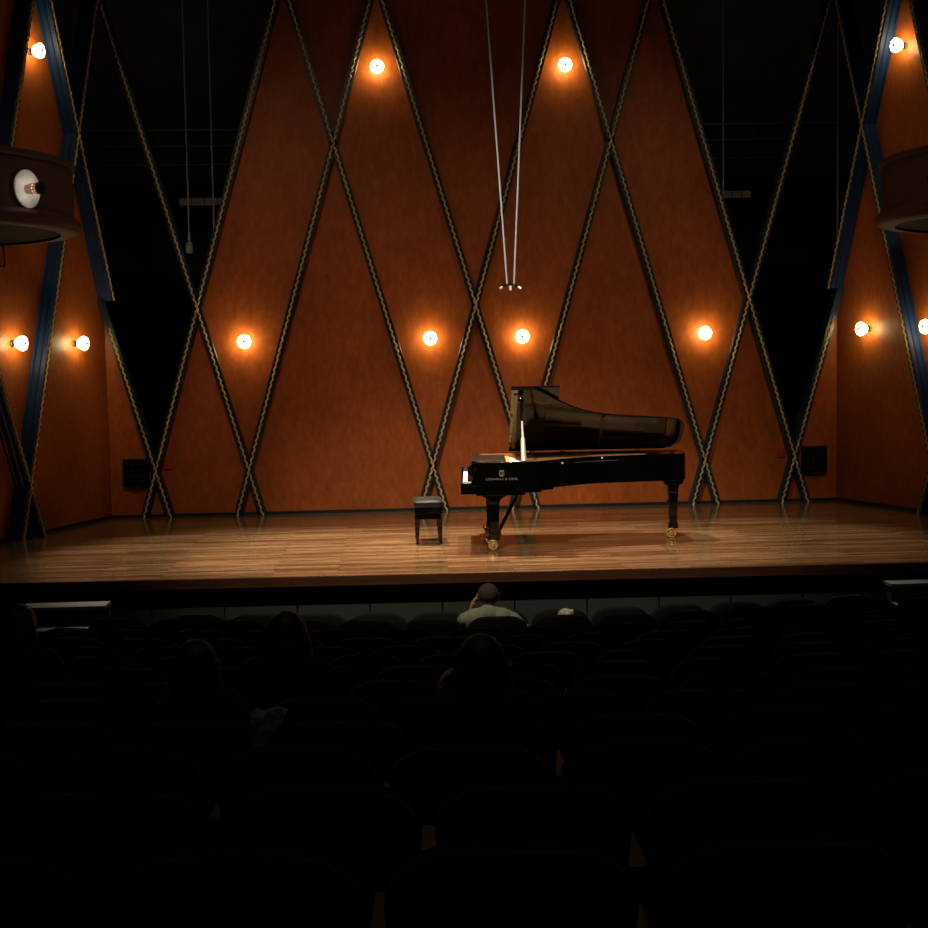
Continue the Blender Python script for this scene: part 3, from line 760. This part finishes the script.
prof += [(27.5, prof[-1][1])]
fm = MB(); rings = []
for i in range(41):
    a = -0.62 + 1.24 * i / 40
    rings.append([(AC.x + math.sin(a) * r, AC.y - math.cos(a) * r, z) for r, z in prof])
fm.loft(rings, caps=False, closed=False)
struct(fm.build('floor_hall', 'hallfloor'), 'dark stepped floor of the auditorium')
for sg, nm in ((-1, 'wall_hall_left'), (1, 'wall_hall_right')):
    x = sg * 7.3
    struct(MB().box((min(x, x + sg * 0.2), -20.5, HF - 0.3), (max(x, x + sg * 0.2), -5.2, 9.2)).build(nm, 'black'), 'dark side wall of the auditorium')

def rounded_back(w_, h_, rc, n=6):
    pts = [(-w_ * 0.44, 0), (w_ * 0.44, 0)]
    for i in range(n + 1):
        a = PI / 2 * i / n; pts.append((w_ / 2 - rc + rc * math.cos(a), h_ - rc * 0.72 + rc * 0.72 * math.sin(a)))
    for i in range(n + 1):
        a = PI / 2 + PI / 2 * i / n; pts.append((-w_ / 2 + rc + rc * math.cos(a), h_ - rc * 0.72 + rc * 0.72 * math.sin(a)))
    return pts
def make_seat():
    r = empty('auditorium_seat')       # local +y faces the stage, origin on the tier under the back
    pts = rounded_back(0.49, 0.52, 0.15)
    rec = math.radians(11)
    def bm_(t0, t1, e0, e1):
        rg = []
        for t, e in ((t0, e0), (t0 + 0.012, 0), (t1 - 0.02, 0), (t1, e1)):
            rg.append([(x * (1 - e), t + 0.16 - (z * (1 - e)) * math.sin(rec), 0.32 + z * (1 - e * 0.6) * math.cos(rec)) for x, z in pts])
        return MB().loft(rg)
    bm_(-0.035, 0.0, 0.06, 0.0).build('back_shell', 'shell', r, smooth=True)
    bm_(0.0, 0.075, 0.0, 0.08).build('backrest', 'seat', r, smooth=True)
    c_ = MB(); rg = []
    for z, e in ((0.36, 0.03), (0.375, 0.0), (0.435, 0.0), (0.455, 0.03)):
        rg.append([(-0.235 + e, 0.17 + e, z), (0.235 - e, 0.17 + e, z), (0.235 - e, 0.60 - e, z), (0.16, 0.64 - e, z), (-0.16, 0.64 - e, z), (-0.235 + e, 0.60 - e, z)])
    c_.loft(rg); c_.build('seat_cushion', 'seat', r, smooth=True)
    MB().box((-0.284, 0.10, 0.57), (-0.236, 0.46, 0.605)).build('armrest', 'arm', r)
    MB().box((-0.275, 0.14, 0.03), (-0.245, 0.40, 0.57)).build('side_panel', 'seatmetal', r)
    MB().box((-0.285, 0.10, 0.0), (-0.235, 0.46, 0.03)).build('foot', 'seatmetal', r)
    MB().box((-0.245, 0.22, 0.30), (0.24, 0.30, 0.36)).build('seat_beam', 'seatmetal', r)
    return r
seat0 = make_seat(); used = [False]
PITCH = 0.53
# offset of a seat centre from the hall axis in each row
offs = {0: -0.785, 1: -0.33, 2: -0.55, 3: -0.30, 4: -0.56, 5: -0.28, 6: -0.51, 7: -0.63, 8: -0.41, 9: -0.83, 10: -0.94, 11: -0.825, 12: -0.945}
seat_at = {}
def row_point(k, x, dr=0.0):
    r = R0 + RP * k + dr
    a = x / (R0 + RP * k)
    return Vector((AC.x + math.sin(a) * r, AC.y - math.cos(a) * r, tier(k) if k else HF)), -(-a)
def px_of(p):
    d = p - CAM
    return 464 + 1440 * d.dot(r2) / d.dot(fw), 464 - 1440 * d.dot(u2) / d.dot(fw)
ORD = ['first', 'second', 'third', 'fourth', 'fifth', 'sixth', 'seventh', 'eighth', 'ninth', 'tenth', 'eleventh', 'twelfth', 'thirteenth']
for k in range(NR):
    for i in range(-16, 17):
        x = offs[k] + PITCH * i
        if k == 0 and not (-3.3 < x < 3.05): continue
        if k == 1 and not (-4.0 < x < 4.0): continue
        if abs(x) > 5.6: continue
        p, a = row_point(k, x)
        u, v = px_of(p + Vector((0, 0, 0.7)))
        half = 0.3 * 1440 / (p.y + 19.3)
        if u < -half or u > 928 + half: continue
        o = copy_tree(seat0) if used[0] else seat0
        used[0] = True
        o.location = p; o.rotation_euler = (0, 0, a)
        tag(o, 'empty dark auditorium seat with rounded back in the %s row from the stage' % ORD[k], 'seat', 'empty seats in the %s row' % ORD[k])
        seat_at[(k, i)] = o

# stage steps at both sides
for sg, x0, x1 in ((-1, -4.58, -3.82), (1, 3.53, 4.3)):
    r = empty('stage_steps', ((x0 + x1) / 2, -5.8, HF))
    hw = (x1 - x0) / 2
    y = 0.0
    for i in range(4):
        z = -0.155 - 0.17 * i - HF
        s_ = MB().box((-hw, -0.26 * (i + 1) + 0.0, 0), (hw, -0.26 * i - 0.01, z - 0.03)).build('riser', 'riser', r)
        MB().box((-hw - 0.01, -0.26 * (i + 1) - 0.015, z - 0.03), (hw + 0.01, -0.26 * i - 0.012, z)).build('tread', 'tread', r)
    tag(r, 'grey topped steps up to the stage on the %s side' % ('bench' if sg < 0 else 'piano tail'), 'steps')

# ------------------------------------------------------------------ people in the seats
def capsule(mb, a, b, ra, rb, n=12, sx=1.0):
    a, b = Vector(a), Vector(b); t = (b - a).normalized()
    pts, rs = [], []
    for q in (-1.0, -0.92, -0.7, -0.38, 0.0): pts.append(a + t * ra * q); rs.append(ra * math.sqrt(max(0.0, 1 - q * q)) + 1e-4)
    for q in (0.0, 0.38, 0.7, 0.92, 1.0): pts.append(b + t * rb * q); rs.append(rb * math.sqrt(max(0.0, 1 - q * q)) + 1e-4)
    mb.tube(pts, rs, n)
def ellipsoid(mb, c, r, n=20, m=12):
    rings = []
    for i in range(m + 1):
        th = PI * (0.004 + 0.992 * i / m)
        rings.append([(c[0] + r[0] * math.sin(th) * math.cos(2 * PI * k / n), c[1] + r[1] * math.sin(th) * math.sin(2 * PI * k / n), c[2] + r[2] * math.cos(th)) for k in range(n)])
    mb.loft(rings)

def apply_remesh(mb, voxel, smooth_it):
    me = mb.mesh('tmp'); o = bpy.data.objects.new('tmp', me); C.objects.link(o)
    md = o.modifiers.new('r', 'REMESH'); md.mode = 'VOXEL'; md.voxel_size = voxel
    ms = o.modifiers.new('s', 'SMOOTH'); ms.iterations = smooth_it; ms.factor = 0.5
    bpy.context.view_layer.update()
    out = bpy.data.meshes.new_from_object(o.evaluated_get(bpy.context.evaluated_depsgraph_get()))
    bpy.data.objects.remove(o); bpy.data.meshes.remove(me)
    return out

def seg_dist(p, a, b):
    ab = b - a; t = max(0, min(1, (p - a).dot(ab) / max(ab.length_squared, 1e-9)))
    return (p - a - ab * t).length

def hand(mb, segs, wrist, direc, palm_n, thumb_side, curl, size=1.0):
    # palm plus five separate bent fingers
    d = Vector(direc).normalized(); n_ = Vector(palm_n); n_ = (n_ - d * n_.dot(d)).normalized()
    s_ = d.cross(n_) * thumb_side
    wv = Vector(wrist)
    for q in (-0.028, -0.010, 0.010, 0.028):
        a, b = wv + s_ * q * 0.6 * size, wv + d * 0.085 * size + s_ * q * size
        capsule(mb, a, b, 0.014 * size, 0.012 * size, 8); segs.append((a, b, 0.013, 'skin'))
    for q, L in ((-0.031, 0.066), (-0.011, 0.08), (0.011, 0.086), (0.031, 0.076)):
        a = wv + d * 0.088 * size + s_ * q * size; dd = d
        for j, f in enumerate((0.45, 0.32, 0.23)):
            dd = (dd + n_ * curl * (0.5 + 0.3 * j)).normalized()
            b = a + dd * L * f * size
            capsule(mb, a, b, 0.0095 * size * (1 - 0.08 * j), 0.009 * size * (1 - 0.08 * j), 8); segs.append((a, b, 0.009, 'skin')); a = b
    a = wv + d * 0.03 * size + s_ * 0.03 * size; dd = (d * 0.6 + s_ * 0.8 + n_ * 0.3).normalized()
    for L in (0.035, 0.03):
        b = a + dd * L * size; capsule(mb, a, b, 0.0115 * size, 0.010 * size, 8); segs.append((a, b, 0.01, 'skin')); a = b
        dd = (dd * 0.7 + d * 0.5 + n_ * 0.2).normalized()

def person(label, loc, rz, hair, top, arms, scale=1.0, turn=0.0, voxel=0.009, lean=0.0, hairmat='brownhair', topmat='darkcloth', lift=0.0):
    """seated figure: local +y is forward, origin on the floor under the backrest; height of the head top about 1.16"""
    mb = MB(); segs = []
    def cap(a, b, ra, rb, kind):
        a, b = Vector(a), Vector(b)
        capsule(mb, a, b, ra, rb); segs.append((a, b, (ra + rb) / 2, kind))
    # pelvis, slumped torso
    for sx in (-1, 1):
        cap((sx * 0.07, 0.42, 0.565 + lift), (sx * 0.09, 0.36, 0.66 + lift * 0.4), 0.12, 0.115, 'trousers')
        cap((sx * 0.09, 0.44, 0.55 + lift), (sx * 0.12, 0.74, 0.55 + lift), 0.088, 0.062, 'trousers')
        cap((sx * 0.12, 0.74, 0.55 + lift), (sx * 0.12, 0.68, 0.12 + lift), 0.060, 0.042, 'trousers')
        cap((sx * 0.12, 0.66, 0.05 + lift), (sx * 0.13, 0.82, 0.042 + lift), 0.042, 0.036, 'shoe')
        cap((sx * 0.085, 0.33, 0.66), (sx * 0.105, 0.27 + lean, 0.86), 0.115, 0.10, 'shirt')
        cap((sx * 0.03, 0.27 + lean, 0.90), (sx * 0.155, 0.28 + lean, 0.875), 0.075, 0.066, 'shirt')
    cap((0, 0.30 + lean * 0.5, 0.72), (0, 0.27 + lean, 0.90), 0.12, 0.09, 'shirt')
    cap((0, 0.285 + lean, 0.92), (0, 0.315 + lean, 1.0), 0.056, 0.052, 'skin')
    hc = Vector((0, 0.335 + lean, 1.035))
    # head: skull, jaw, nose, ears, brow
    ct, stn = math.cos(turn), math.sin(turn)
    def hp(x, y, z): return (hc.x + x * ct - y * stn, hc.y + x * stn + y * ct, hc.z + z)
    ellipsoid(mb, hp(0, -0.008, 0.022), (0.085, 0.101, 0.094)); segs.append((Vector(hp(0, -0.02, 0.03)), Vector(hp(0, 0.03, 0.02)), 0.085, 'skin'))
    for s_ in ((hp(0, 0.03, -0.02), hp(0, 0.055, -0.085), 0.058, 0.036), (hp(0, 0.085, 0.02), hp(0, 0.105, -0.022), 0.010, 0.015),
               (hp(-0.03, 0.078, 0.032), hp(0.03, 0.078, 0.032), 0.014, 0.014), (hp(-0.02, 0.088, -0.05), hp(0.02, 0.088, -0.05), 0.010, 0.010)):
        cap(*s_, 'skin')
    for sx in (-1, 1):
        cap(hp(sx * 0.086, -0.004, 0.022), hp(sx * 0.084, -0.002, -0.018), 0.015, 0.009, 'skin')
    for sx in (-1, 1):
        sh, el, wr, hd, pn, curl = arms[sx]
        cap(sh, el, 0.058, 0.046, 'shirt'); cap(el, wr, 0.044, 0.032, 'shirt')
        hand(mb, segs, Vector(wr) + Vector(hd).normalized() * 0.015, hd, pn, -sx if pn[2] <= 0 else sx, curl)
    me = apply_remesh(mb, voxel, 3)
    me.name = 'person'
    mats = ['skin', topmat, 'trousers', 'leather']
    me.materials.clear()
    for m_ in mats: me.materials.append(M[m_])
    idx = {'skin': 0, 'shirt': 1, 'trousers': 2, 'shoe': 3}
    cache = {}
    for p in me.polygons:
        c_ = p.center
        key = (round(c_.x / 0.02), round(c_.y / 0.02), round(c_.z / 0.02))
        if key not in cache:
            cache[key] = idx[min(segs, key=lambda s_: seg_dist(c_, s_[0], s_[1]) - s_[2])[3]]
        p.material_index = cache[key]; p.use_smooth = True
    o = bpy.data.objects.new('person', me); C.objects.link(o)
    o.location = loc; o.rotation_euler = (0, 0, rz); o.scale = (scale,) * 3
    hb = MB()
    if hair == 'short':
        ellipsoid(hb, hp(0, -0.018, 0.030), (0.0885, 0.099, 0.091))
        hm = apply_remesh(hb, 0.008, 2)
    elif hair == 'round':
        ellipsoid(hb, hp(0, -0.016, 0.035), (0.09, 0.10, 0.095))
        for q in range(14):
            a = q * 2.4; ellipsoid(hb, hp(0.06 * math.cos(a), -0.03 + 0.05 * math.sin(a), 0.05 + 0.055 * (q / 14)), (0.024, 0.024, 0.024), 10, 6)
        hm = apply_remesh(hb, 0.008, 2)
    else:   # long hair hanging over the back
        ellipsoid(hb, hp(0, -0.016, 0.032), (0.092, 0.105, 0.098))
        for q in range(11):
            a = PI * (0.02 + 0.96 * q / 10) + PI
            x, y = 0.08 * math.cos(a), 0.075 * math.sin(a) - 0.02
            pts = [Vector(hp(x * 0.75, y * 0.75, 0.07)), Vector(hp(x * 1.05, y * 1.05, -0.02)), Vector(hp(x * 1.25, y * 1.2 - 0.01, -0.13)), Vector(hp(x * 1.45, y * 1.2 - 0.02, -0.25 - 0.05 * random.random()))]
            hb.tube(pts, [0.03, 0.036, 0.038, 0.014], 8)
        hm = apply_remesh(hb, 0.010, 2)
    # hair is a cap: cut away the face side
    bm = bmesh.new(); bm.from_mesh(hm)
    fn = Vector((-stn, ct, 0))
    lim = 0.062 if hair != 'short' else 0.055
    kill = [v for v in bm.verts if (v.co - hc).dot(fn) > lim - max(0, 0.05 - (v.co.z - hc.z)) * 0.6 or (hair == 'short' and v.co.z < hc.z - 0.03)]
    bmesh.ops.delete(bm, geom=kill, context='VERTS'); bm.to_mesh(hm); bm.free()
    for p in hm.polygons: p.use_smooth = True
    hm.materials.clear(); hm.materials.append(M[hairmat])
    h = bpy.data.objects.new('hair', hm); C.objects.link(h); h.parent = o
    md_ = h.modifiers.new('t', 'SOLIDIFY'); md_.thickness = 0.004
    tag(o, label, 'person')
    return o

def rest_arms():
    return {sx: ((sx * 0.185, 0.28, 0.865), (sx * 0.245, 0.36, 0.66), (sx * 0.13, 0.60, 0.63), (-sx * 0.3, 0.9, -0.1), (0, 0, -1), 0.35) for sx in (-1, 1)}

def sit(k, x): return row_point(k, x)
def occupy(k, x, who):
    o = min((ob for (kk, i), ob in seat_at.items() if kk == k), key=lambda ob: (ob.location - row_point(k, x)[0]).length)
    o['label'] = 'dark auditorium seat occupied by ' + who
    del o['group']
    return o

# man in the pale shirt: one hand at his cheek, other arm along the next seat back
A_ = rest_arms()
A_[-1] = ((-0.20, 0.27, 0.865), (-0.275, 0.42, 0.68), (-0.155, 0.42, 0.88), (0.30, 0.0, 1.0), (1, 0.0, 0.0), 0.55)
A_[1] = ((0.20, 0.26, 0.865), (0.335, 0.20, 0.735), (0.40, 0.27, 0.70), (0.35, 0.8, -0.3), (0, 0, -1), 0.3)
s_ = occupy(1, -0.33, 'the man in the pale shirt')
person('person in a pale sage shirt with cropped hair resting a hand on the cheek', s_.location + Vector((-0.065, 0, -0.085)), s_.rotation_euler.z, 'short', 'shirt', A_, 1.0, 0.1, 0.007, hairmat='greyhair', topmat='shirt', lift=0.085)
s_ = occupy(1, 0.25, 'the person with pale hair')
person('small person with pale hair, just the crown showing above a seat', s_.location + Vector((0.065, 0.12, -0.098)), s_.rotation_euler.z, 'round', 'darkcloth', rest_arms(), 0.80, 0.0, hairmat='palehair', lift=0.122)

def place(u, v, k):
    # world x of the pixel column in row k
    best = None
    for q in range(-700, 701):
        x = q * 0.01; p, a = row_point(k, x)
        uu, vv = px_of(p + Vector((0, 0.3, 1.05)))
        if best is None or abs(uu - u) < best[0]: best = (abs(uu - u), x)
    return best[1]
H_ = rest_arms()
H_[-1] = ((-0.19, 0.28, 0.865), (-0.26, 0.42, 0.68), (-0.185, 0.36, 0.86), (0.25, -0.1, 1.0), (1, 0.0, 0.0), 0.55)
for who, x_, k, lab, arms, turn, sc, dx, dz in (
        ('the person seated below the stage steps', -3.16, 6, 'dark clothed person with brown hair seated below the stage steps', rest_arms(), -0.3, 1.03, -0.14, -0.065),
        ('the person with loose brown hair', -2.0, 8, 'person with loose brown hair sunk low in a seat beside the scarf', rest_arms(), 0.0, 0.93, -0.05, -0.04),
        ('the tall person with long straight hair', -1.69, 7, 'tall person with long straight brown hair and dark clothes', rest_arms(), 0.2, 1.0, -0.03, -0.035),
        ('the dark haired person with a raised hand', -0.83, 9, 'dark haired person with a raised hand, seated behind the pale shirted man', H_, 0.15, 0.94, -0.02, 0.0)):
    s_ = occupy(k, x_, who)
    person(lab, s_.location + Vector((dx, 0, dz)), s_.rotation_euler.z, 'long', 'darkcloth', arms, sc, turn, 0.011, lift=-dz / sc)

# patterned scarf hung over the corner of a seat back
s_ = min((ob for (kk, i), ob in seat_at.items() if kk == 9), key=lambda ob: (ob.location - row_point(9, -1.89)[0]).length)
s_['label'] = 'dark auditorium seat with the patterned scarf over its corner'
if 'group' in s_: del s_['group']
sf = MB(); rings = []
nu, nv = 22, 16
for i in range(nu + 1):
    t = i / nu
    # path: up the front, over the top, down the back
    L = t * 0.50 - 0.12
    if L < 0: y, z = 0.20, 0.80 + L
    elif L < 0.16: a = L / 0.16 * PI; y, z = 0.06 + 0.14 * math.cos(a / 1.0) * 0.55 + 0.03, 0.80 + 0.07 * math.sin(a)
    else: y, z = 0.005 - 0.02 * math.sin((L - 0.16) * 14), 0.80 - (L - 0.16)
    wd = 0.035 + 0.035 * math.sin(t * PI * 1.2 + 0.9) ** 2 + 0.012 * math.sin(t * 17)
    ring = []
    for q in range(nv):
        b = 2 * PI * q / nv
        fold = 1 + 0.28 * math.sin(5 * b + t * 9) * 0.6
        ring.append((0.245 + 0.03 * math.sin(t * 5) + wd * math.cos(b) * fold, y + 0.018 * math.sin(b) * fold, z + 0.008 * math.sin(3 * b + t * 11)))
    rings.append(ring)
sf.loft(rings)
o = sf.build('patterned_scarf', 'scarf', smooth=True)
o.location = s_.location; o.rotation_euler = s_.rotation_euler
tag(o, 'crumpled pale patterned scarf hung over the corner of a seat back', 'scarf')
